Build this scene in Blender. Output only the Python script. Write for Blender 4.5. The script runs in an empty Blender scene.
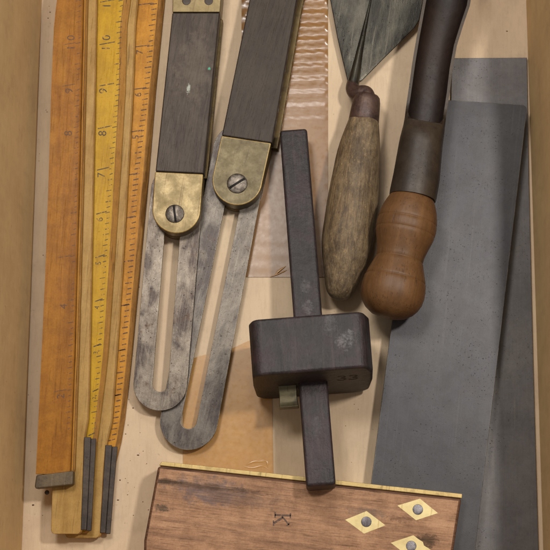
import bpy, bmesh, math, random
from mathutils import Vector, Matrix
random.seed(7)
S = 0.0006            # one photo pixel at the box floor, in metres
F = 1500.0            # camera distance (and focal length) in the same pixels
T = math.radians(11.4)
PX, PY = 320.0, 275.0
scn = bpy.context.scene
COL = scn.collection

# ------------------------------------------------------------ camera
cam_d = bpy.data.cameras.new("camera"); cam = bpy.data.objects.new("camera", cam_d); COL.objects.link(cam)
CAM = Vector((0, -F*math.sin(T), F*math.cos(T)))
cam.location = CAM*S
cam.rotation_euler = (T, 0, 0)
cam_d.sensor_width = 36; cam_d.lens = 36*F/550
cam_d.shift_x = (275-PX)/550; cam_d.shift_y = 0
cam_d.clip_start = 0.01; cam_d.clip_end = 50
scn.camera = cam
FW = Vector((0, math.sin(T), -math.cos(T))); UP = Vector((0, math.cos(T), math.sin(T)))

def G(u, v, z=0.0):
    """point at height z (px units) seen at pixel u, v of the photo"""
    d = FW*F + Vector((u-PX, 0, 0)) + UP*(PY-v)
    t = (z-CAM.z)/d.z
    return CAM + d*t

# ------------------------------------------------------------ light
w = bpy.data.worlds.new("World"); scn.world = w; w.use_nodes = True
bg = w.node_tree.nodes["Background"]; bg.inputs[0].default_value = (1.0, 0.95, 0.88, 1); bg.inputs[1].default_value = 0.31
def area(name, loc, target, size, power, col):
    d = bpy.data.lights.new(name, 'AREA'); d.shape = 'DISK'; d.size = size*S; d.energy = power; d.color = col
    o = bpy.data.objects.new(name, d); COL.objects.link(o)
    o.location = Vector(loc)*S
    o.rotation_euler = (Vector(target)-Vector(loc)).to_track_quat('-Z', 'Y').to_euler()
    return o
area("lamp_right", (590, 230, 1420), (-40, 0, 0), 130, 4.4, (1.0, 0.955, 0.89))
area("lamp_left", (-320, 420, 1400), (0, 0, 0), 300, 3.2, (1.0, 0.97, 0.92))
area("lamp_back", (-40, 960, 1350), (0, 0, 0), 300, 1.4, (1.0, 0.97, 0.94))
scn.view_settings.view_transform = 'Standard'
scn.view_settings.look = 'None'
scn.view_settings.exposure = 0.0
scn.view_settings.gamma = 1.0

# ------------------------------------------------------------ materials
def lin(c):
    return tuple(((x/255)/12.92 if x/255 <= 0.04045 else ((x/255+0.055)/1.055)**2.4) for x in c) + (1,)

class M:
    """small helper around a node tree; coordinates are object coordinates in px units"""
    def __init__(s, name, rough=0.6, metal=0.0, spec=0.5):
        s.m = bpy.data.materials.new(name); s.m.use_nodes = True
        s.t = s.m.node_tree; s.n = s.t.nodes; s.l = s.t.links
        s.b = s.n["Principled BSDF"]
        s.b.inputs['Roughness'].default_value = rough
        s.b.inputs['Metallic'].default_value = metal
        s.b.inputs['Specular IOR Level'].default_value = spec
        tc = s.n.new('ShaderNodeTexCoord')
        s.obj = s.map(tc.outputs['Object'], (1/S, 1/S, 1/S))
    def link(s, a, b):
        if isinstance(a, (int, float)): b.default_value = a
        elif isinstance(a, tuple): b.default_value = a
        else: s.l.new(a, b)
    def map(s, v, scale=(1, 1, 1), loc=(0, 0, 0), rot=(0, 0, 0)):
        n = s.n.new('ShaderNodeMapping'); s.l.new(v, n.inputs[0])
        n.inputs['Scale'].default_value = scale; n.inputs['Location'].default_value = loc; n.inputs['Rotation'].default_value = rot
        return n.outputs[0]
    def noise(s, scale, detail=4, rough=0.55, st=(1, 1, 1), dist=0.0, loc=(0, 0, 0), rot=(0, 0, 0)):
        n = s.n.new('ShaderNodeTexNoise'); s.l.new(s.map(s.obj, st, loc, rot), n.inputs['Vector'])
        n.inputs['Scale'].default_value = scale; n.inputs['Detail'].default_value = detail
        n.inputs['Roughness'].default_value = rough; n.inputs['Distortion'].default_value = dist
        return n.outputs['Fac']
    def vor(s, scale, st=(1, 1, 1), loc=(0, 0, 0), rnd=1.0):
        n = s.n.new('ShaderNodeTexVoronoi'); s.l.new(s.map(s.obj, st, loc), n.inputs['Vector'])
        n.inputs['Scale'].default_value = scale; n.inputs['Randomness'].default_value = rnd
        return n.outputs['Distance']
    def ramp(s, f, *stops):
        n = s.n.new('ShaderNodeValToRGB'); s.l.new(f, n.inputs[0])
        e = n.color_ramp.elements
        while len(e) > 1: e.remove(e[-1])
        for i, (p, c) in enumerate(stops):
            if i == 0: e[0].position = p; el = e[0]
            else: el = e.new(p)
            el.color = c if len(c) == 4 else lin(c)
        return n.outputs[0]
    def sm(s, f, lo, hi):
        """0..1 mask of f between lo and hi"""
        n = s.n.new('ShaderNodeMapRange'); n.interpolation_type = 'SMOOTHSTEP'
        s.l.new(f, n.inputs[0]); n.inputs[1].default_value = lo; n.inputs[2].default_value = hi
        return n.outputs[0]
    def mth(s, op, a, b=0.0):
        n = s.n.new('ShaderNodeMath'); n.operation = op; s.link(a, n.inputs[0]); s.link(b, n.inputs[1]); return n.outputs[0]
    def mix(s, f, a, b, mode='MIX'):
        n = s.n.new('ShaderNodeMix'); n.data_type = 'RGBA'; n.blend_type = mode
        s.link(f, n.inputs[0])
        s.link(lin(a) if isinstance(a, tuple) and len(a) == 3 else a, n.inputs[6])
        s.link(lin(b) if isinstance(b, tuple) and len(b) == 3 else b, n.inputs[7])
        return n.outputs[2]
    def spot(s, p, r, soft=0.5, wob=0.6, st=(1, 1, 1)):
        """irregular patch round point p (object space, px)"""
        v = s.n.new('ShaderNodeVectorMath'); v.operation = 'SUBTRACT'; s.l.new(s.obj, v.inputs[0]); v.inputs[1].default_value = p
        q = s.map(v.outputs[0], st)
        l = s.n.new('ShaderNodeVectorMath'); l.operation = 'LENGTH'; s.l.new(q, l.inputs[0])
        d = s.mth('DIVIDE', l.outputs['Value'], r)
        d = s.mth('ADD', d, s.mth('MULTIPLY', s.mth('SUBTRACT', s.noise(2.2/r, 4, 0.7), 0.5), wob*2))
        return s.mth('SUBTRACT', 1.0, s.sm(d, 1-soft, 1.0))
    def axis(s, i):
        n = s.n.new('ShaderNodeSeparateXYZ'); s.l.new(s.obj, n.inputs[0]); return n.outputs[i]
    GRIME = {'cream_cardboard': 0.12, 'brown_cardboard': 0.2, 'brown_tape': 0.15, 'flat_brown_tape': 0.25, 'dark_sheet_steel': 0.45, 'purple_grey_sheet_steel': 0.45, 'yellow_painted_boxwood': 0.5, 'orange_boxwood': 0.7, 'amber_boxwood': 0.7, 'worn_mottled_handle_wood': 1.0,
             'reddish_rosewood': 0.75, 'blackened_gauge_wood': 0.8, 'inlay_brass': 0.15, 'strip_brass': 0.3, 'bright_brass': 0.3}
    TINT = {'purple_grey_sheet_steel': (0.990, 1.047, 1.074), 'shaded_channel_iron': (0.432, 0.271, 0.184), 'brown_tape': (0.580, 0.450, 0.250), 'brown_cardboard': (1.628, 1.693, 1.587), 'dark_sheet_steel': (0.436, 0.419, 0.445), 'blackened_gauge_wood': (0.558, 0.540, 0.549),
            'orange_boxwood': (0.750, 0.718, 0.257), 'reddish_rosewood': (1.418, 1.495, 1.422), 'brown_patinated_iron': (0.661, 0.673, 0.566),
            'yellow_painted_boxwood': (0.757, 0.653, 0.206), 'yellow_boxwood': (0.700, 0.685, 0.741), 'amber_boxwood': (0.810, 0.723, 0.278), 'tan_boxwood_edge': (.85, .8, .75),
            'bright_brass': (0.322, 0.307, 0.291), 'dull_brass': (0.287, 0.277, 0.274), 'blotchy_trowel_steel': (0.512, 0.451, 0.401), 'brown_rosewood': (0.846, 0.967, 1.012),
            'dark_rosewood': (0.840, 0.768, 0.744), 'flat_brown_tape': (1.030, 0.861, 0.470), 'turned_boxwood_handle': (0.747, 0.694, 0.548),
            'mottled_blade_steel': (0.543, 0.494, 0.456), 'grey_blade_steel': (0.543, 0.498, 0.454), 'worn_mottled_handle_wood': (1.159, 1.197, 1.381),
            'inlay_brass': (.9, .88, .85), 'strip_brass': (.85, .8, .75), 'edge_brass': (.8, .75, .7), 'dark_hinge_metal': (.85, .82, .78)}
    def done(s, col, rough=None, bump=None, dist=0.5, strength=0.5, metal=None):
        tint = s.TINT.get(s.m.name)
        if tint: col = s.mix(1.0, col, tint+(1,), 'MULTIPLY')
        if s.GRIME.get(s.m.name, 1) and not (isinstance(col, tuple) and len(col) == 3 and sum(col) < 120):
            g = s.GRIME.get(s.m.name, 0.5)
            n1 = s.sm(s.noise(0.05, 6, 0.72, loc=(91, 13, 5)), 0.36, 0.62)
            n2 = s.sm(s.noise(0.6, 4, 0.8, loc=(3, 19, 5)), 0.3, 0.6)
            col = s.mix(s.mth('MULTIPLY', s.mth('SUBTRACT', 1.0, n1), 0.62*g), col, (.50, .44, .40, 1), 'MULTIPLY')
            col = s.mix(s.mth('MULTIPLY', s.mth('SUBTRACT', 1.0, n2), 0.55*g), col, (.55, .50, .46, 1), 'MULTIPLY')
        s.link(lin(col) if isinstance(col, tuple) and len(col) == 3 else col, s.b.inputs['Base Color'])
        if rough is not None: s.link(rough, s.b.inputs['Roughness'])
        if metal is not None: s.link(metal, s.b.inputs['Metallic'])
        if bump is not None:
            n = s.n.new('ShaderNodeBump'); n.inputs['Distance'].default_value = dist*S; n.inputs['Strength'].default_value = strength
            s.l.new(bump, n.inputs['Height']); s.l.new(n.outputs[0], s.b.inputs['Normal'])
        return s.m

def cardboard(name, c1, c2, flute=None):
    m = M(name, 0.85, spec=0.2)
    a = m.noise(0.012, 3, 0.5); f = m.noise(0.35, 4, 0.7, (1, 0.12, 1)); g = m.noise(1.3, 2, 0.6)
    c = m.ramp(a, (0.3, c1), (0.7, c2))
    c = m.mix(m.mth('MULTIPLY', m.sm(f, 0.45, 0.75), 0.25), c, tuple(int(x*0.8) for x in c1))
    c = m.mix(m.mth('MULTIPLY', m.sm(m.noise(0.11, 3, 0.7, loc=(7, 3, 0)), 0.66, 0.74), 0.35), c, tuple(int(x*0.62) for x in c1))
    c = m.mix(m.mth('MULTIPLY', m.sm(m.noise(0.03, 4, 0.7, loc=(17, 33, 5)), 0.52, 0.7), 0.22), c, tuple(int(x*0.78) for x in c1))
    h = m.mth('ADD', m.mth('MULTIPLY', f, 0.5), m.mth('MULTIPLY', g, 0.5))
    if flute:
        wv = m.n.new('ShaderNodeTexWave'); wv.bands_direction = flute
        m.l.new(m.obj, wv.inputs[0]); wv.inputs['Scale'].default_value = 0.025; wv.inputs['Distortion'].default_value = 0.6
        h = m.mth('ADD', h, m.mth('MULTIPLY', wv.outputs['Fac'], 0.2))
        c = m.mix(m.mth('MULTIPLY', wv.outputs['Fac'], 0.04), c, tuple(int(x*0.8) for x in c1))
    return m.done(c, None, h, 0.8, 0.35)

def tape_mat(name="brown_tape", st=0.12):
    m = M(name, 0.22, spec=0.55); m.b.inputs['Coat Weight'].default_value = 0.25; m.b.inputs['Coat Roughness'].default_value = 0.15
    c = m.ramp(m.noise(0.02, 3), (0.35, (168, 134, 100)), (0.65, (180, 146, 110)))
    c = m.mix(m.mth('MULTIPLY', m.sm(m.noise(0.06, 5, 0.7, (1, 2.5, 1)), 0.5, 0.8), 0.3), c, (200, 168, 124))
    h = m.mth('ADD', m.mth('MULTIPLY', m.noise(0.06, 3, 0.6), 0.4), m.mth('MULTIPLY', m.noise(0.5, 3, 0.6), 0.12))
    return m.done(c, m.ramp(m.noise(0.2, 3), (0.3, (0.24,)*3+(1,)), (0.7, (0.38,)*3+(1,))), h, 1.2, st)

def steel(name, base, dark, light, rust=(92, 66, 48), rough=0.42, metal=0.75, sc=1.0, pit=0.5, rustamt=0.15, streak=(1, 1, 1), blot=(0.42, 0.6), scr=0.16, mott=0.45):
    m = M(name, rough, metal)
    a = m.noise(0.03*sc, 5, 0.65, streak, 0.4); b = m.noise(0.22*sc, 5, 0.75, streak, loc=(31, 7, 2)); f = m.noise(1.1, 3, 0.7)
    c = m.ramp(a, (blot[0], dark), (sum(blot)/2, base), (blot[1]+0.05, light))
    c = m.mix(m.mth('MULTIPLY', m.sm(b, 0.40, 0.75), 0.35*min(1, mott*3)), c, light)
    c = m.mix(m.mth('MULTIPLY', m.sm(b, 0.46, 0.34), mott), c, dark)
    br = m.noise(0.9, 3, 0.6, (1, 0.03, 1), loc=(6, 66, 1))
    c = m.mix(m.mth('MULTIPLY', m.sm(br, 0.45, 0.7), 0.22), c, light)
    c = m.mix(m.mth('MULTIPLY', m.sm(br, 0.5, 0.3), 0.22), c, dark)
    pm = m.sm(m.noise(0.035, 4, 0.6, loc=(12, 40, 3)), 0.45, 0.62)
    p = m.sm(m.noise(0.45, 3, 0.8, loc=(3, 77, 9)), 0.625, 0.71)
    p = m.mth('MULTIPLY', p, m.mth('ADD', 0.15, pm))
    c = m.mix(m.mth('MULTIPLY', p, pit), c, tuple(int(x*0.5) for x in dark))
    r = m.sm(m.noise(0.07*sc, 5, 0.75, loc=(55, 2, 1)), 0.55, 0.72)
    c = m.mix(m.mth('MULTIPLY', r, rustamt*2), c, rust)
    # fine scratches
    for k, ang in enumerate((0.4, -0.9, 1.7)):
        sc_ = m.sm(m.noise(0.25, 2, 0.5, (1, 0.025, 1), rot=(0, 0, ang), loc=(k*40, k*9, 0)), 0.70, 0.74)
        c = m.mix(m.mth('MULTIPLY', sc_, scr), c, tuple(min(255, int(x*1.35)) for x in light))
    ro = m.mth('ADD', rough-0.05, m.mth('MULTIPLY', m.sm(b, 0.3, 0.7), 0.16*min(1, mott*1.5)))
    h = m.mth('SUBTRACT', m.mth('MULTIPLY', f, 0.12), m.mth('MULTIPLY', p, 0.8))
    h = m.mth('ADD', h, m.mth('MULTIPLY', b, 0.6*min(1, mott*2)))
    return m.done(c, ro, h, 0.6, 0.45)

def brass(name, c1, c2, tarn, rough=0.38, dirt=0.35, metal=0.8):
    m = M(name, rough, metal)
    a = m.noise(0.06, 4, 0.6, loc=(4, 8, 0)); b = m.noise(0.4, 4, 0.75)
    c = m.ramp(a, (0.35, c1), (0.68, c2))
    c = m.mix(m.mth('MULTIPLY', m.sm(b, 0.55, 0.75), dirt*0.35), c, tarn)
    for k, ang in enumerate((0.2, 1.2, -0.7, 2.2)):
        s_ = m.sm(m.noise(0.3, 2, 0.5, (1, 0.04, 1), rot=(0, 0, ang), loc=(k*21, k*5, 3)), 0.67, 0.72)
        c = m.mix(m.mth('MULTIPLY', s_, 0.45), c, tarn)
    c = m.mix(m.mth('MULTIPLY', m.sm(m.noise(0.8, 2, 0.6, loc=(9, 9, 9)), 0.70, 0.76), 0.7), c, tuple(int(x*0.45) for x in tarn))
    ro = m.mth('ADD', rough-0.03, m.mth('MULTIPLY', m.sm(m.noise(0.08, 5, 0.7, loc=(2, 2, 7)), 0.3, 0.7), 0.14))
    c = m.mix(m.mth('MULTIPLY', m.sm(m.noise(0.07, 5, 0.7, loc=(22, 2, 7)), 0.52, 0.66), dirt*1.3), c, tarn)
    return m.done(c, ro, b, 0.3, 0.08)

def wood(name, c1, c2, c3, along='Y', rough=0.5, ring=0.09, pores=0.5, speck=0.3, marks=(), spec=0.15, bump=0.4, lo=0.34, hi=0.66):
    """grain runs along one local axis; marks = (point, radius, stretch, colour, amount)"""
    m = M(name, rough, 0, spec)
    st = {'Y': (1, 0.07, 1), 'X': (0.07, 1, 1), 'N': (1, 1, 1)}[along]
    fs = {'Y': (1, 0.035, 1), 'X': (0.035, 1, 1), 'N': (1, 1, 1)}[along]
    a = m.noise(ring, 4, 0.6, st, 0.8); b = m.noise(ring*6, 4, 0.7, fs, 0.2, loc=(5, 5, 5)); l = m.noise(0.025, 4, 0.6, loc=(8, 1, 3))
    c = m.ramp(a, (lo, c1), (0.5, c2), (hi, c3))
    c = m.mix(m.mth('MULTIPLY', m.sm(b, 0.45, 0.7), pores*0.7), c, c1)
    c = m.mix(m.mth('MULTIPLY', m.sm(l, 0.42, 0.7), 0.35), c, c3)
    p = m.sm(m.noise(ring*9, 2, 0.5, fs, loc=(50, 4, 2)), 0.62, 0.68)
    c = m.mix(m.mth('MULTIPLY', p, pores), c, tuple(int(x*0.42) for x in c1))
    q = m.sm(m.noise(0.28, 4, 0.8, loc=(80, 4, 2)), 0.67, 0.73)
    c = m.mix(m.mth('MULTIPLY', q, speck), c, tuple(int(x*0.35) for x in c1))
    w_ = m.sm(m.noise(0.5, 3, 0.8, loc=(2, 44, 2)), 0.68, 0.76)
    c = m.mix(m.mth('MULTIPLY', w_, speck*0.7), c, tuple(min(255, int(x*1.25)+12) for x in c3))
    for (pt, r, sst, colr, amt) in marks:
        c = m.mix(m.mth('MULTIPLY', m.mth('MULTIPLY', m.spot(pt, r, 0.6, 1.1, sst), m.mth('ADD', 0.45, m.mth('MULTIPLY', m.sm(b, 0.35, 0.6), 0.75))), amt), c, colr)
    h = m.mth('SUBTRACT', m.mth('MULTIPLY', b, 0.5), m.mth('MULTIPLY', m.mth('ADD', p, q), 0.7))
    ro = m.mth('ADD', rough-0.08, m.mth('MULTIPLY', b, 0.2))
    return m.done(c, ro, h, 0.5, bump)

def ink(name, c, under, amt=0.85):
    m = M(name, 0.6)
    k = m.sm(m.noise(0.35, 3, 0.7), 0.68, 0.5)
    return m.done(m.mix(m.mth('MULTIPLY', k, amt), under, c))

MAT = {}
MAT['floor'] = cardboard("cream_cardboard", (200, 175, 147), (210, 187, 157))
MAT['wall'] = cardboard("brown_cardboard", (154, 124, 90), (166, 136, 100), 'Y')
MAT['tape'] = tape_mat(); MAT['tape_flat'] = tape_mat('flat_brown_tape', 0.06)
MAT['orange_wood'] = wood("orange_boxwood", (152, 98, 54), (172, 114, 66), (184, 128, 76), speck=0.55, pores=0.25, rough=0.42)
MAT['yellow_wood'] = wood("yellow_boxwood", (182, 142, 74), (196, 156, 84), (206, 168, 98), speck=0.4, pores=0.3, rough=0.42)
MAT['yellow_face'] = wood("yellow_painted_boxwood", (196, 158, 58), (208, 172, 66), (214, 180, 80), speck=0.35, pores=0.15, rough=0.4)
MAT['amber_wood'] = wood("amber_boxwood", (190, 134, 68), (204, 148, 78), (212, 158, 88), speck=0.35, pores=0.2, rough=0.42)
MAT['tan_wood'] = wood("tan_boxwood_edge", (156, 112, 52), (172, 126, 62), (182, 138, 72), speck=0.5, pores=0.6, rough=0.5)
MAT['ink_y'] = ink("ink_on_yellow", (56, 40, 14), (196, 150, 52), 0.95)
MAT['ink_o'] = ink("ink_on_orange", (74, 44, 16), (152, 98, 40), 0.85)
MAT['ink_a'] = ink("ink_on_amber", (60, 34, 12), (176, 116, 52), 0.95)
MAT['dark_plate'] = steel("dark_hinge_metal", (72, 62, 56), (56, 47, 43), (88, 77, 68), rustamt=0.05, metal=0.35, rough=0.5, pit=0.3)
MAT['end_cap'] = steel("dull_end_cap", (92, 78, 58), (72, 60, 46), (108, 92, 70), rustamt=0.1, metal=0.4, rough=0.5, pit=0.3)
MAT['steel_mottled'] = steel("mottled_blade_steel", (140, 133, 124), (80, 69, 66), (172, 165, 154), rust=(106, 80, 60), rustamt=0.36, metal=0.6, rough=0.42, sc=1.5, pit=0.8, scr=0.3, streak=(1, 0.5, 1))
MAT['steel_grey'] = steel("grey_blade_steel", (122, 118, 114), (82, 75, 76), (152, 147, 140), rust=(98, 78, 62), rustamt=0.26, metal=0.6, rough=0.42, sc=1.4, pit=0.8, scr=0.3, streak=(1, 0.4, 1))
MAT['steel_sheet'] = steel("dark_sheet_steel", (97, 97, 98), (86, 85, 87), (107, 106, 104), rustamt=0.04, metal=0.45, rough=0.48, scr=0.12, sc=0.45, pit=0.7, blot=(0.3, 0.7), mott=0.14)
MAT['steel_under'] = steel("purple_grey_sheet_steel", (97, 91, 90), (85, 80, 79), (108, 101, 98), rustamt=0.06, metal=0.45, rough=0.48, scr=0.1, sc=0.4, pit=0.3, blot=(0.3, 0.7), mott=0.12)
MAT['steel_trowel'] = steel("blotchy_trowel_steel", (78, 79, 74), (50, 51, 48), (104, 105, 97), rust=(96, 82, 62), rustamt=0.15, metal=0.7, rough=0.34, sc=1.4, pit=0.8, streak=(1.6, 0.35, 1), scr=0.35)
MAT['iron_brown'] = steel("brown_patinated_iron", (70, 57, 50), (56, 45, 40), (82, 67, 58), rust=(78, 52, 40), rustamt=0.10, metal=0.25, rough=0.5, pit=0.2, sc=0.5)
MAT['iron_ferrule'] = steel("brown_ferrule_iron", (80, 60, 54), (60, 46, 42), (98, 76, 66), rust=(80, 50, 40), rustamt=0.15, metal=0.4, rough=0.45, pit=0.4, sc=2)
MAT['screw'] = steel("screw_steel", (100, 92, 84), (66, 58, 52), (136, 126, 114), metal=0.75, rough=0.4, sc=5, pit=0.5)
MAT['rivet'] = steel("rivet_steel", (122, 118, 122), (88, 84, 88), (150, 146, 148), metal=0.6, rough=0.45, sc=5, pit=0.5)
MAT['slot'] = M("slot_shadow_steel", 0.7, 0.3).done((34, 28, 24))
MAT['brass_bright'] = brass("bright_brass", (190, 166, 112), (206, 184, 132), (138, 110, 62), dirt=0.25, metal=0.55)
MAT['brass_dull'] = brass("dull_brass", (146, 130, 88), (160, 144, 100), (100, 84, 50), dirt=0.35, metal=0.55)
MAT['brass_inlay'] = brass("inlay_brass", (222, 202, 144), (232, 214, 160), (180, 150, 92), dirt=0.15, metal=0.35)
MAT['lining'] = brass("edge_brass", (104, 88, 50), (120, 100, 58), (66, 52, 28), dirt=0.45, metal=0.5)
MAT['brass_strip'] = brass("strip_brass", (206, 182, 122), (220, 198, 136), (136, 110, 62), dirt=0.3, metal=0.4)
MAT['wood_stock_brown'] = wood("brown_rosewood", (74, 60, 54), (84, 69, 61), (94, 78, 68), speck=0.15, pores=0.4, rough=0.45, ring=0.22,
    marks=(((6, 45, 32), 22, (1, 0.5, 1), (122, 104, 90), 0.4), ((2.7, 23.6, 32), 3.4, (1.6, 0.55, 1), (196, 190, 176), 0.9), ((20.0, 47.2, 32), 1.8, (1, 1, 1), (96, 186, 150), 0.9)))
MAT['wood_stock_dark'] = wood("dark_rosewood", (66, 60, 54), (71, 65, 58), (77, 70, 63), speck=0.25, pores=0.15, rough=0.42, ring=0.2)
MAT['wood_handle'] = wood("turned_boxwood_handle", (96, 68, 46), (112, 80, 54), (126, 92, 63), speck=0.15, pores=0.35, rough=0.46, ring=0.07, spec=0.3)
MAT['screw_dark'] = M("dark_slot", 0.8).done((26, 22, 19))

def ebony():
    m = M("blackened_gauge_wood", 0.5, 0, 0.3)
    a = m.noise(0.04, 4, 0.6); b = m.noise(0.5, 4, 0.75, (1, 0.15, 1)); f = m.noise(0.18, 5, 0.75, loc=(6, 6, 6))
    c = m.ramp(a, (0.32, (50, 46, 47)), (0.5, (62, 56, 57)), (0.68, (74, 58, 62)))
    c = m.mix(m.mth('MULTIPLY', m.sm(f, 0.5, 0.75), 0.35), c, (80, 70, 70))
    c = m.mix(m.mth('MULTIPLY', m.sm(b, 0.52, 0.7), 0.6), c, (34, 29, 27))
    c = m.mix(m.mth('MULTIPLY', m.sm(m.noise(0.35, 4, 0.7, (1, 0.05, 1), loc=(9, 2, 2)), 0.5, 0.68), 0.5), c, (98, 82, 78))
    c = m.mix(m.mth('MULTIPLY', m.sm(m.noise(0.03, 5, 0.7, loc=(19, 2, 2)), 0.5, 0.62), 0.4), c, (86, 62, 66))
    c = m.mix(m.mth('MULTIPLY', m.sm(m.noise(0.7, 2, 0.6, loc=(3, 1, 8)), 0.72, 0.77), 0.5), c, (136, 128, 124))
    # dried paint drips on the head and the stem
    for p, r, st_, am in MARKS:
        k = m.spot(p, r, 0.5, 1.0, st_)
        k = m.mth('MULTIPLY', k, m.sm(m.noise(0.25, 5, 0.8, loc=(1, 2, 3)), 0.36, 0.62))
        c = m.mix(m.mth('MULTIPLY', k, am*0.75), c, (150, 146, 146))
    return m.done(c, m.mth('ADD', 0.34, m.mth('MULTIPLY', f, 0.25)), m.mth('ADD', m.mth('ADD', b, m.mth('MULTIPLY', f, 1.2)), m.mth('MULTIPLY', m.noise(0.05, 4, 0.7, loc=(4, 4, 1)), 3.0)), 0.8, 0.5)

def worn_handle():
    m = M("worn_mottled_handle_wood", 0.5, 0, 0.25)
    a = m.noise(0.10, 5, 0.75, (1, 0.16, 1), 0.5); b = m.noise(0.30, 6, 0.82, (1, 0.3, 1), loc=(3, 3, 3)); g = m.noise(0.7, 3, 0.6, (1, 0.03, 1))
    c = m.ramp(a, (0.36, (84, 70, 50)), (0.5, (108, 90, 64)), (0.64, (132, 110, 76)))
    c = m.mix(m.mth('MULTIPLY', m.sm(b, 0.52, 0.66), 0.55), c, (150, 124, 86))
    c = m.mix(m.mth('MULTIPLY', m.sm(b, 0.47, 0.36), 0.6), c, (64, 54, 40))
    c = m.mix(m.mth('MULTIPLY', m.sm(g, 0.5, 0.68), 0.6), c, (78, 58, 38))
    c = m.mix(m.mth('MULTIPLY', m.sm(m.noise(0.35, 3, 0.7, loc=(8, 3, 9)), 0.64, 0.7), 0.5), c, (178, 146, 86))
    return m.done(c, m.mth('ADD', 0.35, m.mth('MULTIPLY', b, 0.3)), m.mth('ADD', b, m.mth('MULTIPLY', g, 0.5)), 1.0, 0.5)
MAT['worn_handle'] = worn_handle()
MAT['edge_steel'] = steel("worn_bright_edge_steel", (134, 124, 110), (96, 86, 76), (168, 158, 142), metal=0.7, rough=0.38, sc=2)
MAT['edge_sheet'] = steel("sheet_edge_steel", (104, 100, 96), (80, 76, 74), (122, 118, 112), metal=0.5, rough=0.45, sc=2)
MAT['edge_wood'] = wood("grimy_edge_boxwood", (112, 76, 36), (140, 98, 48), (160, 116, 60), ring=0.3)
MAT['edge_rose'] = wood("grimy_edge_rosewood", (70, 46, 34), (98, 68, 50), (120, 86, 64), along='X', ring=0.3)
MAT['edge_dark'] = wood("grimy_edge_dark_wood", (42, 34, 30), (52, 44, 38), (64, 54, 46), ring=0.3)
MAT['edge_brass'] = brass("grimy_edge_brass", (150, 126, 76), (176, 150, 96), (88, 68, 36), metal=0.5)
MAT['iron_channel_shaded'] = steel("shaded_channel_iron", (52, 43, 38), (42, 35, 31), (62, 51, 45), rust=(64, 44, 34), rustamt=0.1, metal=0.2, rough=0.55, pit=0.2, sc=0.5)  # gouge iron darkened, the hollow's shade put into its colour

# ------------------------------------------------------------ builders
def thing(name, label, cat, u, v, ang=0.0, group=None, mat=None):
    o = bpy.data.objects.new(name, None); COL.objects.link(o); o.empty_display_size = 0.02
    p = G(u, v, 0)
    m = mat if mat is not None else Matrix.Translation(p) @ Matrix.Rotation(ang, 4, 'Z')
    o['px'] = [x for r in m for x in r]
    ms = m.copy(); ms.translation = m.translation*S
    o.matrix_world = ms
    o['label'] = label; o['category'] = cat
    if group: o['group'] = group
    return o
def inv(o):
    while o is not None and 'px' not in o: o = o.parent
    if o is None: return Matrix.Identity(4)
    a = list(o['px']); return Matrix([a[0:4], a[4:8], a[8:12], a[12:16]]).inverted()
def build(name, bm, mats, parent=None, bevel=0.0, seg=2, smooth=True, angle=35, label=None, edge=None):
    """bmesh in world px units -> object in its parent's frame, metres"""
    im = inv(parent)
    if name != 'rule_leaf': bmesh.ops.recalc_face_normals(bm, faces=[f for f in bm.faces if f.material_index == 0 or name == 'gouge_blade'])
    for v in bm.verts: v.co = (im @ v.co)*S
    me = bpy.data.meshes.new(name); bm.to_mesh(me); bm.free()
    for mt in (list(mats) if isinstance(mats, (list, tuple)) else [mats]) + ([edge] if edge else []): me.materials.append(MAT[mt])
    o = bpy.data.objects.new(name, me); COL.objects.link(o)
    if parent: o.parent = parent
    if label: o['label'] = label
    if smooth:
        for p in me.polygons: p.use_smooth = True
    if bevel:
        b = o.modifiers.new("bevel", 'BEVEL'); b.width = bevel*S; b.segments = seg; b.limit_method = 'ANGLE'
        b.angle_limit = math.radians(angle); b.harden_normals = True; b.use_clamp_overlap = True
        if edge: b.material = len(me.materials)-1
    return o
def slab(bm, pts, zb, taper=0.0):
    """prism from a world outline (list of Vectors, own heights) down to zb (number) or down by taper"""
    top = [bm.verts.new(p) for p in pts]
    bot = [bm.verts.new(Vector((p.x, p.y, zb))) for p in pts]
    bm.faces.new(top); bm.faces.new(bot[::-1]); n = len(pts)
    for i in range(n): bm.faces.new((top[i], bot[i], bot[(i+1) % n], top[(i+1) % n]))
def px(pts, z): return [G(u, v, z) for u, v in pts]
def rounded(pts, r, n=5):
    """round the corners of a pixel outline; r number or list"""
    out = []; N = len(pts)
    for i in range(N):
        ri = r[i] if isinstance(r, (list, tuple)) else r
        p = Vector((*pts[i], 0)); a = Vector((*pts[i-1], 0)); b = Vector((*pts[(i+1) % N], 0))
        if ri <= 0: out.append((p.x, p.y)); continue
        d1 = (a-p).normalized(); d2 = (b-p).normalized()
        s, e = p+d1*ri, p+d2*ri
        for k in range(n+1):
            t = k/n; q = s*(1-t)**2 + p*2*t*(1-t) + e*t*t
            out.append((q.x, q.y))
    return out
def frame(a, b, up=Vector((0, 0, 1))):
    y = (b-a).normalized(); x = y.cross(up).normalized(); z = x.cross(y).normalized()
    return x, y, z
def cr(P, n):
    """Catmull-Rom through tuples"""
    out = []
    for i in range(len(P)-1):
        p0 = P[max(i-1, 0)]; p1 = P[i]; p2 = P[i+1]; p3 = P[min(i+2, len(P)-1)]
        for k in range(n):
            t = k/n
            out.append(tuple(0.5*((2*b)+(-a+c)*t+(2*a-5*b+4*c-d)*t*t+(-a+3*b-3*c+d)*t**3) for a, b, c, d in zip(p0, p1, p2, p3)))
    out.append(tuple(P[-1])); return out
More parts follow.
